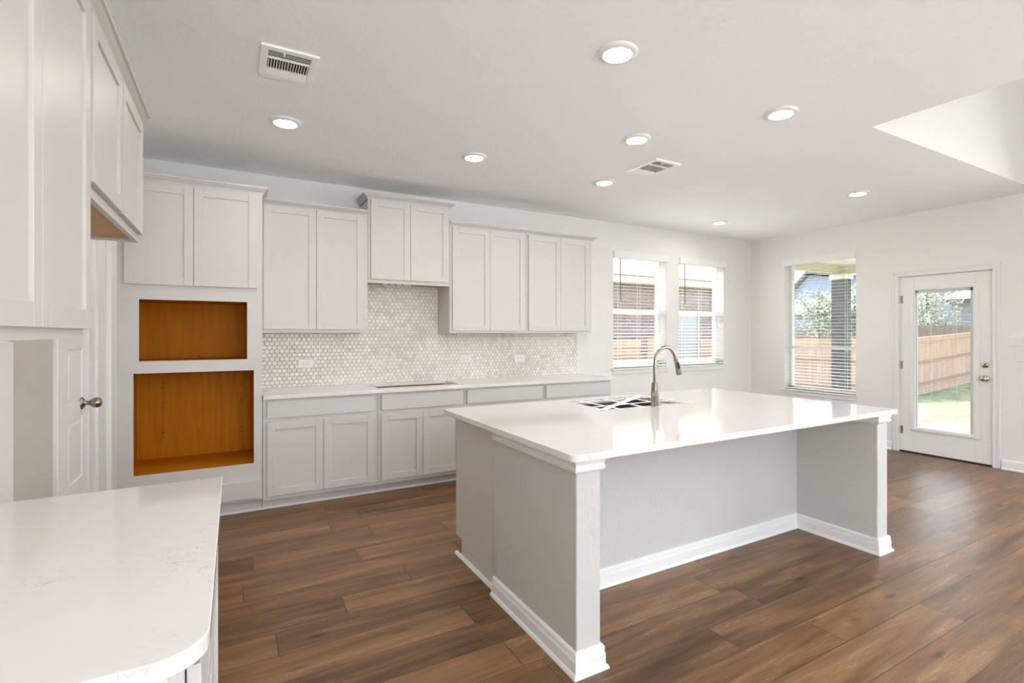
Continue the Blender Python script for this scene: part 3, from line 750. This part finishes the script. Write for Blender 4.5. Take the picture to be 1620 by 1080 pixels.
# ------------------------------------------------------------------ island
IX0, IX1, IY0 = 1.202, 3.634, 1.6755      # outer faces of the two end walls, front face
def island():
    t = thing('kitchen_island', (2.4, 2.3, 0), 'large gray-white island with two end walls and open seating recess', 'island')
    zt = ZC-CT-.001
    k = MB(); SX0, SX1 = 1.324, 3.513; YK = 2.205
    k.poly([(IX0, IY0), (SX0, IY0), (SX0, YK), (SX1, YK), (SX1, IY0), (IX1, IY0), (IX1, 2.42), (IX0, 2.42)], 0, zt)
    k.build('knee_wall', 'knee_paint', t, bevel=.006)
    cx0, cx1, y0, y1 = 1.225, 3.61, 2.42, 3.01
    for e in (cx0, cx1-.018):
        c = MB()
        for ya_, yb_, zb_ in ((y0, y1-.09, 0), (y1-.09, y1-.02, .11)): c.box(e, e+.018, ya_, yb_, zb_, zt)
        c.build('end_panel', 'cabinet_paint', t)

    c = MB(); c.box(cx0, cx1, y1-.02, y1, .11, .15).box(cx0, cx1, y1-.02, y1, zt-.04, zt)
    xs = [cx0+.0, 1.83, 2.43, 3.02, cx1]
    for i, xx in enumerate(xs): c.box(max(cx0, xx-.025), min(cx1, xx+.025), y1-.02, y1, .15, zt-.04)
    c.box(cx0+.018, cx1-.018, y0+.005, y1-.02, .11, .126)
    c.build('cabinet_frame', 'cabinet_paint', t)
    MB().box(cx0+.018, cx1-.018, y1-.105, y1-.09, 0, .11).build('toe_kick', 'cabinet_paint', t)
    for a, b_ in zip(xs[:-1], xs[1:]):      # doors face the back wall
        m = MB(); rail = .058; a += .012; b_ -= .012; z0, z1 = .118, .85; f = y1+.02
        m.box(a, a+rail, f-.02, f, z0, z1).box(b_-rail, b_, f-.02, f, z0, z1).box(a+rail, b_-rail, f-.02, f, z0, z0+rail).box(a+rail, b_-rail, f-.02, f, z1-rail, z1).box(a+rail, b_-rail, f-.018, f-.009, z0+rail, z1-rail)
        m.build('door', 'cabinet_paint', t, bevel=.0018)
    # baseboard: around the left end wall, through the recess, around the right end wall
    path = [(IX0, 2.42), (IX0, IY0), (SX0, IY0), (SX0, YK), (SX1, YK), (SX1, IY0), (IX1, IY0), (IX1, 2.42)]
    m = MB().sweep(path, BASE)
    m.build('baseboard', 'trim_white', t)
    MB().sweep([(cx0, 2.42), (cx0, 2.99)], [(-o, z) for o, z in SHOE]).build('shoe_moulding', 'trim_white', t)
    # cap moulding under the counter on the end walls
    CAP = [(0, 0), (.006, 0), (.014, .010), (.016, .022), (.010, .026), (.012, .036), (.016, .042), (.016, .056), (0, .056)]
    z = zt-.056
    MB().sweep([(IX0, 2.42, z), (IX0, IY0, z), (SX0, IY0, z), (SX0, IY0+.004, z)], CAP).build('cap_moulding', 'trim_white', t)
    MB().sweep([(SX1, YK, z), (SX1, IY0, z), (IX1, IY0, z), (IX1, 2.42, z)], CAP).build('cap_moulding', 'trim_white', t)
island()
SINK = (2.05, 2.725, 2.535, 2.965)
tp = MB().plate(rounded(1.158, 3.672, 1.632, 3.075, (.035, .012, .012, .012), 8), ZC, ZC-CT, SINK)
tag(tp.build('countertop', 'quartz', bevel=.003, seg=3), 'large glossy white quartz island countertop with a faucet and sink cutout', 'countertop')

def sink():
    x0, x1, y0, y1 = SINK; e = .008
    t = thing('sink', ((x0+x1)/2, (y0+y1)/2, .66), 'stainless undermount sink below crossed white tape in the island', 'sink')
    m = MB(); zt = ZC-CT-.002; zb = .665; w_ = .004
    X0, X1, Y0, Y1 = x0-e, x1+e, y0-e, y1+e
    m.box(X0-w_, X0, Y0-w_, Y1+w_, zb, zt).box(X1, X1+w_, Y0-w_, Y1+w_, zb, zt).box(X0, X1, Y0-w_, Y0, zb, zt).box(X0, X1, Y1, Y1+w_, zb, zt).box(X0-w_, X1+w_, Y0-w_, Y1+w_, zb-w_, zb)
    m.build('basin', 'steel', t)
    MB().lathe([(.045, 0), (.045, .003), (.03, .004), (.028, .001)], ((x0+x1)/2, (y0+y1)/2, zb), 'z', 20).build('drain', 'steel', t)
sink()
def tape(p0, p1, wdt, dz, label):
    p0, p1 = Vector((*p0, 0)), Vector((*p1, 0)); d = (p1-p0); n = Vector((-d.y, d.x, 0)).normalized()*wdt/2
    z = ZC+.0004+dz; th = .0006
    L_ = [p0+n, p0-n, p1-n, p1+n]
    v = [(p.x, p.y, z) for p in L_]+[(p.x, p.y, z+th) for p in L_]
    m = MB().add(v, [(0, 3, 2, 1), (4, 5, 6, 7), (0, 1, 5, 4), (1, 2, 6, 5), (2, 3, 7, 6), (3, 0, 4, 7)])
    tag(m.build('tape_strip', 'tape_white'), label, 'tape', 'tape strips over the island sink')
G_ = 'tape'
tape((2.148, 3.0), (2.135, 2.49), .028, .0000, 'white tape strip across the sink, front to back, nearest its left end')
tape((2.365, 3.0), (2.335, 2.49), .028, .0000, 'white tape strip across the sink, front to back, just left of the faucet')
tape((2.575, 3.0), (2.545, 2.49), .026, .0000, 'white tape strip across the sink, front to back, just right of the faucet')
tape((1.99, 2.885), (2.78, 2.875), .030, .0008, 'white tape strip lengthwise over the sink, along its far edge')
tape((1.99, 2.655), (2.78, 2.665), .030, .0008, 'white tape strip lengthwise over the sink, nearest the faucet')
tape((1.99, 2.51), (2.78, 2.995), .050, .0016, 'wide diagonal white tape strip over the whole sink')
tape((2.61, 2.70), (2.76, 2.47), .026, .0024, 'short white tape strip over the sink corner right of the faucet')

def faucet():
    bx_, by_ = 2.425, 2.492; z0 = ZC
    t = thing('faucet', (bx_, by_, z0), 'brushed bronze gooseneck kitchen faucet standing on the island', 'faucet')
    m = MB(); m.lathe([(.031, 0), (.031, .004), (.0285, .006), (.0235, .15), (.0215, .153), (.0215, .156), (.013, .157)], (bx_, by_, z0), 'z', 28); m.build('faucet_body', 'nickel', t)
    # gooseneck in a vertical plane turned towards the sink and right
    dr = Vector((1, .06, 0)).normalized(); rad = .1015
    pts = [(bx_, by_, z0+.15), (bx_, by_, z0+.22), (bx_, by_, z0+.288)]
    zc = z0+.288
    for k in range(1, 15):
        a = R(180-k*166/14); pts.append(tuple(Vector((bx_, by_, zc))+dr*(rad+rad*math.cos(a))+Vector((0, 0, rad*math.sin(a)))))
    MB().tube(pts, .0125, 16).build('spout', 'nickel', t)
    e = Vector(pts[-1]); d = (Vector(pts[-1])-Vector(pts[-2])).normalized()
    h = MB().tube([e, e+d*.012, e+d*.014, e+d*.05, e+d*.115, e+d*.118], [.0135, .0145, .0135, .0150, .0205, .0185], 18).build('spray_head', 'nickel', t)
    s = Vector((-.35, -.93, 0)).normalized(); s = (s-d*s.dot(d)).normalized(); sd = d.cross(s)
    MB().obox(e+d*.052+s*.0158, s, sd, d, .0035, .008, .022).build('spray_button', 'button_black', h)
    # lever: horizontal hub then a thin lever upwards
    l = Vector((-.72, -.69, 0)).normalized(); hz = z0+.088
    hub = MB().tube([Vector((bx_, by_, hz))+l*.01, Vector((bx_, by_, hz))+l*.075], .0165, 18)
    hb = hub.build('lever_hub', 'nickel', t)
    q0 = Vector((bx_, by_, hz))+l*.062
    MB().tube([q0+Vector((0, 0, .01)), q0+Vector((.004, 0, .06)), q0+Vector((.008, 0, .115))], [.006, .0055, .007], 10).build('lever', 'nickel', hb)
faucet()

# ------------------------------------------------------------------ ceiling lights and vents
def downlight(x, y, label, group=None):
    t = thing('ceiling_light', (x, y, H), label, 'light', group)
    MB().lathe([(.099, 0), (.099, -.005), (.093, -.012), (.072, -.018), (.068, -.014), (.068, 0)], (x, y, H), 'z', 40).build('trim_ring', 'lamp_trim', t)
    MB().lathe([(.0675, -.004), (.067, -.012), (.05, -.0145), (.002, -.0155)], (x, y, H), 'z', 40).build('diffuser', 'lamp_glow', t)
    return t
d0 = downlight(1.660, 1.965, 'round ceiling light nearest the camera, at the photo\'s top centre')
for x, y, lab in ((3.015, 1.992, 'round ceiling light nearest the raised ceiling corner'),
                  (2.513, 2.765, 'round ceiling light beside the square-cornered vent above the island'),
                  (2.971, 3.70, 'round ceiling light just beyond the vent, nearest the windows\' left side'),
                  (5.302, 4.33, 'small round ceiling light nearest the far room corner'),
                  (5.394, 2.75, 'round ceiling light above the glass door end of the room'),
                  (.294, 3.688, 'round ceiling light above the oven cabinet, beyond the louvered vent'),
                  (1.651, 3.68, 'round ceiling light in front of the hood cabinet')):
    copy_thing(d0, (x, y, H), lab)
for x, y in ((.8, .7), (.35, -1.2), (2.0, -.9), (2.0, -3.0)):  # unseen lamps added to light the near part of the room
    copy_thing(d0, (x, y, H), 'round ceiling light added out of view to light the room', 'ceiling lights added out of view')

def vent(x0, x1, y0, y1, label):
    xc, yc = (x0+x1)/2, (y0+y1)/2
    t = thing('ceiling_vent', (xc, yc, H), label, 'vent')
    z = H-.012; wx = .055 if x1-x0 < .3 else .035
    wx = .034; wy = .036
    m = MB(); m.box(x0, x1, y0, y0+wy, z, H).box(x0, x1, y1-wy, y1, z, H).box(x0, x0+wx, y0+wy, y1-wy, z, H).box(x1-wx, x1, y0+wy, y1-wy, z, H)
    yA, yB_ = y0+wy, y1-wy; L_ = yB_-yA; s1, s2 = yA+L_*.29, yA+L_*.77
    m.box(x0+wx, x1-wx, s1-.007, s1+.007, z, H).box(x0+wx, x1-wx, s2-.007, s2+.007, z, H)
    m.build('frame', 'vent_white', t, bevel=.003)
    MB().box(x0+wx, x1-wx, yA, yB_, H-.0015, H-.0005).build('duct_opening', 'vent_dark', t)
    b_ = MB()
    for (a, c, sg) in ((yA, s1-.005, 1), (s2+.005, yB_, -1)):
        n = 4
        for k in range(n):
            yy = a+(c-a)*(k+.5)/n; b_.obox((xc, yy, H-.007), (1, 0, 0), (0, .6, .8*sg), (0, -.8*sg, .6), (x1-x0)/2-wx, (.0042 if sg > 0 else .0065), .0006)
    n = 15
    for k in range(n):
        xx = x0+wx+(x1-x0-2*wx)*(k+.5)/n
        b_.obox((xx, (s1+s2)/2, H-.007), (.55, 0, .83), (0, 1, 0), (-.83, 0, .55), .0058, (s2-s1)/2-.005, .0006)
    b_.build('louvers', 'vent_white', t)
    MB().box(xc-.03, xc-.024, yA-.004, yA+.02, H-.02, H-.006).build('damper_lever', 'vent_white', t)
vent(.112, .376, 2.735, 3.068, 'white louvered ceiling vent near the photo\'s top left')
vent(2.925, 3.205, 2.995, 3.355, 'white three-section ceiling vent above the island')

# light switches right of the door
def switch(y0, y1, z0, z1, n, label):
    t = thing('light_switch', (XR, (y0+y1)/2, (z0+z1)/2), label, 'switch')
    MB().box(XR-.007, XR, y0, y1, z0, z1).build('cover_plate', 'plastic_white', t, bevel=.003)
    for k in range(n):
        c = y1-(y1-y0)*(k+.5)/n
        MB().obox((XR-.0085, c, (z0+z1)/2), (1, 0, .06), (0, 1, 0), (-.06, 0, 1), .0035, .0165, .033).build('rocker', 'plastic_white', t, bevel=.0015)
switch(1.845, 2.05, 1.255, 1.381, 4, 'upper white multi-rocker switch plate beside the glass door')
switch(1.925, 2.004, 1.107, 1.234, 1, 'lower white single switch plate beside the glass door')

# ------------------------------------------------------------------ outside
def gz(x, y=0):
    if x < 9.5: return -.14
    if x < 19: return -.14-(x-9.5)/9.5*.47
    if x < 26: return -.61+(x-19)/7*.42
    return -.19
def lawn():
    m = MB(); xs = [XR+TH+.02, 9.5, 11, 13, 15, 17, 19, 20.5, 22, 24, 26, 30, 45, 60]; ys = [-12, -5, 0, 2, 4, 6, 8, 9, 11, 14, 20, 40]
    v = [(x, y, gz(x)) for y in ys for x in xs]; n = len(xs)
    f = [(j*n+i, j*n+i+1, (j+1)*n+i+1, (j+1)*n+i) for j in range(len(ys)-1) for i in range(n-1)]
    m.add(v, f)
    # the strip beside the house behind the back wall
    m.add([(-4, YB+TH+.02, -.14), (XR+TH+.02, YB+TH+.02, -.14), (XR+TH+.02, 40, -.14), (-4, 40, -.14)], [(0, 1, 2, 3)])
    o = struct(m.build('lawn', 'grass')); 
lawn()
struct(MB().box(XR+TH, 9.65, -2, 5.75, -.30, -.045).build('patio_slab', 'concrete'))
def patio():
    t = thing('patio_cover', (8.5, 2.5, 2.5), 'white covered patio roof seen through the tall window', 'patio roof')
    MB().box(XR+TH+.005, 10.25, -2.0, 5.75, 2.66, 2.74).build('patio_ceiling', 'trim_white', t)
    MB().box(XR+TH+.005, 10.1, 5.30, 5.44, 2.50, 2.66).build('side_beam', 'cream_paint', t)
    MB().box(9.85, 10.02, -2.0, 5.30, 2.50, 2.66).build('front_beam', 'cream_paint', t)
patio()
t = thing('patio_column', (9.9, 5.34, -.045), 'dark stone patio column seen through the tall window', 'column')
MB().box(9.785, 10.015, 5.225, 5.455, -.045, 2.40).build('shaft', 'stone_column', t)
MB().box(9.755, 10.045, 5.195, 5.485, 2.40, 2.498).build('capital', 'trim_white', t, bevel=.01)

def fence(label, p0, p1, top, matn='fence_board', rails_front=True, grp=None):
    """picket boards from p0 to p1 (x,y); top(x) gives the top height"""
    p0, p1 = Vector((*p0, 0)), Vector((*p1, 0)); d = (p1-p0); L_ = d.length; d.normalize(); n = Vector((d.y, -d.x, 0))
    t = thing('wooden_fence', (p0.x, p0.y, gz(p0.x)), label, 'fence')
    m = MB(); bw = .14; k = 0
    while k*bw < L_-.02:
        a = p0+d*(k*bw); b_ = p0+d*min(L_, (k+1)*bw-.004); k += 1
        x = (a.x+b_.x)/2; zt = top(x)+random.uniform(-.006, .006)-.10; z0 = gz(x)+.03; tt = .016; j = random.uniform(0, .004)
        v = [a, b_, b_-n*tt, a-n*tt]; v = [p+n*j for p in v]
        m.add([(p.x, p.y, z0) for p in v]+[(p.x, p.y, zt) for p in v], [(0, 3, 2, 1), (4, 5, 6, 7), (0, 1, 5, 4), (1, 2, 6, 5), (2, 3, 7, 6), (3, 0, 4, 7)])
    m.build('fence_boards', matn, t)
    def strip(dz0, dz1, off0, off1, base):
        s = MB(); N_ = max(2, int(L_/.8)+1); r = []
        for i in range(N_):
            p = p0+d*(L_*i/(N_-1)); zz = top(p.x) if base == 'top' else gz(p.x)
            for (o, z) in ((off0, dz0), (off1, dz0), (off1, dz1), (off0, dz1)):
                q_ = p+n*o; r.append((q_.x, q_.y, zz+z))
        f = []
        for i in range(N_-1):
            for c in range(4): f.append((i*4+c, i*4+(c+1) % 4, (i+1)*4+(c+1) % 4, (i+1)*4+c))
        f += [(0, 1, 2, 3), tuple((N_-1)*4+i for i in (3, 2, 1, 0))]
        s.add(r, f); return s
    strip(-.155, -.0, -.02, .03, 'top').build('cap_board', matn, t)
    for q_ in (.30, 1.0): strip(q_, q_+.085, .004, .042, 'bottom').build('fence_rail', 'fence_rail', t)
    strip(.0, .16, .0, .03, 'bottom').build('kick_board', matn, t)
    return t
topA = lambda x: 1.25 if x < 19 else 1.25+(x-19)/4.2*.19
fence('tan wooden side fence crossing the view through the tall window and the door', (9.15, 8.0), (27.0, 8.0), topA)
fence('orange wooden fence seen low in the window nearest the cabinets', (2.0, 8.0), (7.36, 8.0), lambda x: 1.26)
t = thing('fence_post', (7.67, 8.0, -.14), 'orange wooden fence post right of a gap, seen through the window nearest the cabinets', 'post')
MB().box(7.61, 7.73, 7.95, 8.05, -.14, 1.30).build('post', 'fence_board', t); MB().box(7.60, 7.74, 7.94, 8.06, 1.30, 1.33).build('post_cap', 'fence_rail', t)
fence('weathered wooden back fence far across the yard', (30.0, 8.3), (30.0, 40.0), lambda x: 1.80, 'fence_gray')

def house_window(parent, face, a0, a1, z0, z1, d):
    """face 'y-': wall facing -y at y=d ; 'x-': wall facing -x at x=d"""
    w_ = .09; f = MB()
    def bx(m, p0, p1, e0, e1, za, zb): return m.box(p0, p1, d-e1, d-e0, za, zb) if face == 'y-' else m.box(d-e1, d-e0, p0, p1, za, zb)
    bx(f, a0-w_, a0, .0, .06, z0-w_, z1+w_); bx(f, a1, a1+w_, .0, .06, z0-w_, z1+w_); bx(f, a0, a1, 0, .06, z0-w_, z0); bx(f, a0, a1, 0, .06, z1, z1+w_); bx(f, a0, a1, 0, .05, (z0+z1)/2-.03, (z0+z1)/2+.03)
    o = f.build('house_window', 'siding_white', parent)
    g = MB(); bx(g, a0, a1, .005, .03, z0, z1); g.build('window_glass', 'house_glass', o)
# brick house beyond the side fence (windows 1 and 2)
t = thing('neighbor_house', (10, 12, -.14), 'brown brick neighbor house seen through the two windows beside the cabinets', 'house')
MB().box(3.5, 14.0, 10.5, 17.0, -.2, 2.72).build('brick_walls', 'brick', t)
MB().box(3.2, 14.3, 10.1, 17.3, 2.72, 2.90).build('soffit', 'cream_paint', t)
MB().add([(3.1, 10.0, 2.90), (14.4, 10.0, 2.90), (14.4, 17.4, 2.90), (3.1, 17.4, 2.90), (6.5, 13.7, 5.0), (11.0, 13.7, 5.0)], [(0, 3, 2, 1), (0, 1, 5, 4), (1, 2, 5), (2, 3, 4, 5), (3, 0, 4)]).build('roof', 'shingle_gray', t)
house_window(t, 'y-', 11.1, 11.85, .3, 1.95, 10.5)
# blue-gray gabled house beyond the back fence (tall window)
t = thing('neighbor_house', (38, 24, -.2), 'blue-gray two-storey gabled house seen through the tall window', 'house')
x0 = 36.0
ya, za = (21.59, 5.7); yl, zl = (23.07, 4.3); yr, zr = (19.45, 5.04)
g = MB(); out = [(yl+1.2, -.2), (yl+1.2, zl-1.2), (ya, za-.1), (yr-4, za-1.1), (yr-4, -.2)]
n = len(out); g.add([(x0, y, z) for y, z in out]+[(x0+9, y, z) for y, z in out], [tuple(range(n)), tuple(range(n, 2*n))[::-1]]+[(i, (i+1) % n, n+(i+1) % n, n+i) for i in range(n)])
g.build('gabled_walls', 'siding_blue', t)
r = MB()
for (a, b_) in (((yl+1.6, zl-1.55), (ya, za)), ((ya, za), (yr-4.4, za-1.2))):
    r.add([(x0-.4, a[0], a[1]), (x0-.4, b_[0], b_[1]), (x0+9.4, b_[0], b_[1]), (x0+9.4, a[0], a[1]), (x0-.4, a[0], a[1]+.22), (x0-.4, b_[0], b_[1]+.22), (x0+9.4, b_[0], b_[1]+.22), (x0+9.4, a[0], a[1]+.22)], [(0, 1, 2, 3), (4, 7, 6, 5), (0, 4, 5, 1), (1, 5, 6, 2), (2, 6, 7, 3), (3, 7, 4, 0)])
r.build('roof', 'fascia_dark', t)
house_window(t, 'x-', yr-2.4, yr-1.3, za-2.6, za-1.3, x0-.02)
t2 = t
yA, zA = (21.37, 3.03); yB2, zB = (16.79, 3.3)
MB().box(33.4, 35.9, yB2-1, yA+1, -.2, zA-.25).build('wing_walls', 'siding_blue', t2)
MB().add([(32.8, yA+1.4, zA-.25), (32.8, yB2-1.4, zA-.25), (35.95, yB2-1.4, zA+1.0), (35.95, yA+1.4, zA+1.0), (32.8, yA+1.4, zA-.40), (32.8, yB2-1.4, zA-.40), (35.95, yB2-1.4, zA-.40), (35.95, yA+1.4, zA-.40)], [(0, 1, 2, 3), (4, 7, 6, 5), (0, 4, 5, 1), (1, 5, 6, 2), (2, 6, 7, 3), (3, 7, 4, 0)]).build('wing_roof', 'shingle_gray', t2)
yv, zv = (19.17, 3.88); MB().box(33.9, 34.5, yv-.35, yv+.35, zv-.5, zv+.12).build('roof_vent', 'siding_white', t2)
# white house with gray hip roof (door)
t = thing('neighbor_house', (36, 13, -.2), 'off-white house with gray hip roof seen through the glass door', 'house')
ye, ze = (12.91, 3.12)
MB().box(35.0, 38.6, -2, ye, -.3, ze).build('walls', 'siding_white', t)
MB().box(34.5, 39.0, -2.5, ye+.55, ze, ze+.16).build('fascia', 'fascia_dark', t)
MB().add([(34.4, ye+.65, ze+.16), (34.4, -2.6, ze+.16), (39.1, -2.6, ze+.16), (39.1, ye+.65, ze+.16), (36.8, ye-2.6, ze+1.7), (36.8, 0, ze+1.7)], [(0, 3, 2, 1), (0, 1, 5, 4), (1, 2, 5), (2, 3, 4, 5), (3, 0, 4)]).build('roof', 'shingle_gray', t)
house_window(t, 'x-', 11.96, 12.48, 2.08, 2.79, 35.0)
t = thing('neighbor_house', (39, 20, -.2), 'pale house partly behind the flowering tree beyond the back fence', 'house')
yq, zq = (17.0, 3.52)
MB().box(46.0, 52, yq-1, yq+6, -.3, zq).build('walls', 'siding_white', t)
MB().add([(45.5, yq-1.5, zq), (45.5, yq+6.5, zq), (52.6, yq+6.5, zq), (52.6, yq-1.5, zq), (49, yq+1.0, zq+2.6), (49, yq+4.5, zq+2.6)], [(0, 3, 2, 1), (0, 1, 5, 4), (1, 2, 5), (2, 3, 4, 5), (3, 0, 4)]).build('roof', 'shingle_gray', t)
a, zt_ = (17.04, 3.01); b_, zb_ = (17.39, 2.32); house_window(t, 'x-', a, b_, zb_, zt_, 46.0)

def tree(base, h, crown_c, crown_r, n, leafm, label, seed):
    rnd = random.Random(seed); t = thing('tree', base, label, 'tree')
    b0 = Vector(base); tr = MB(); top = b0+Vector((0, 0, h))
    tr.tube([b0, b0+Vector((.05, .03, h*.4)), b0+Vector((-.02, .05, h*.75)), top], [.08, .065, .04, .015], 8)
    tips = []
    for k in range(16):
        a = rnd.uniform(0, 6.28); s0 = b0+Vector((0, 0, h*rnd.uniform(.3, .85)))
        e = Vector(crown_c)+Vector((math.cos(a)*crown_r[0]*rnd.uniform(.4, .9), math.sin(a)*crown_r[1]*rnd.uniform(.4, .9), crown_r[2]*rnd.uniform(-.7, .8)))
        tr.tube([s0, (s0+e)/2+Vector((0, 0, .08)), e], [.028, .018, .007], 6); tips.append((s0, e))
    tr.build('trunk', 'bark', t)
    lf = MB()
    for i in range(n):
        if rnd.random() < .55:
            s0, e = rnd.choice(tips); q_ = s0.lerp(e, rnd.uniform(.4, 1.05))+Vector((rnd.gauss(0, .22), rnd.gauss(0, .22), rnd.gauss(0, .18)))
        else:
            while True:
                v = Vector((rnd.uniform(-1, 1), rnd.uniform(-1, 1), rnd.uniform(-1, 1)))
                if v.length < 1: break
            q_ = Vector(crown_c)+Vector((v.x*crown_r[0], v.y*crown_r[1], v.z*crown_r[2]))
        ax = Vector((rnd.gauss(0, 1), rnd.gauss(0, 1), rnd.gauss(0, 1))).normalized(); ay = ax.orthogonal().normalized(); s = rnd.uniform(.05, .105)
        lf.add([q_-ax*s, q_+ay*s*.5, q_+ax*s, q_-ay*s*.5], [(0, 1, 2, 3)])
    lf.build('foliage', leafm, t)
tree((27.0, 15.68, gz(27)), 4.0, (27.0, 15.68, 2.5), (1.3, 1.5, 1.35), 2600, 'leaf_green', 'leafy green tree above the fence in the tall window', 3)
tree((23.0, 11.85, gz(23)), 3.4, (23.0, 11.85, 2.3), (.7, .6, 1.2), 1500, 'leaf_green', 'green tree right of the stone column in the tall window', 5)
tree((32.0, 12.84, -.2), 4.5, (32.0, 12.89, 3.0), (1.7, 1.6, 1.75), 3000, 'leaf_pale', 'pale flowering tree above the fence in the glass door', 9)
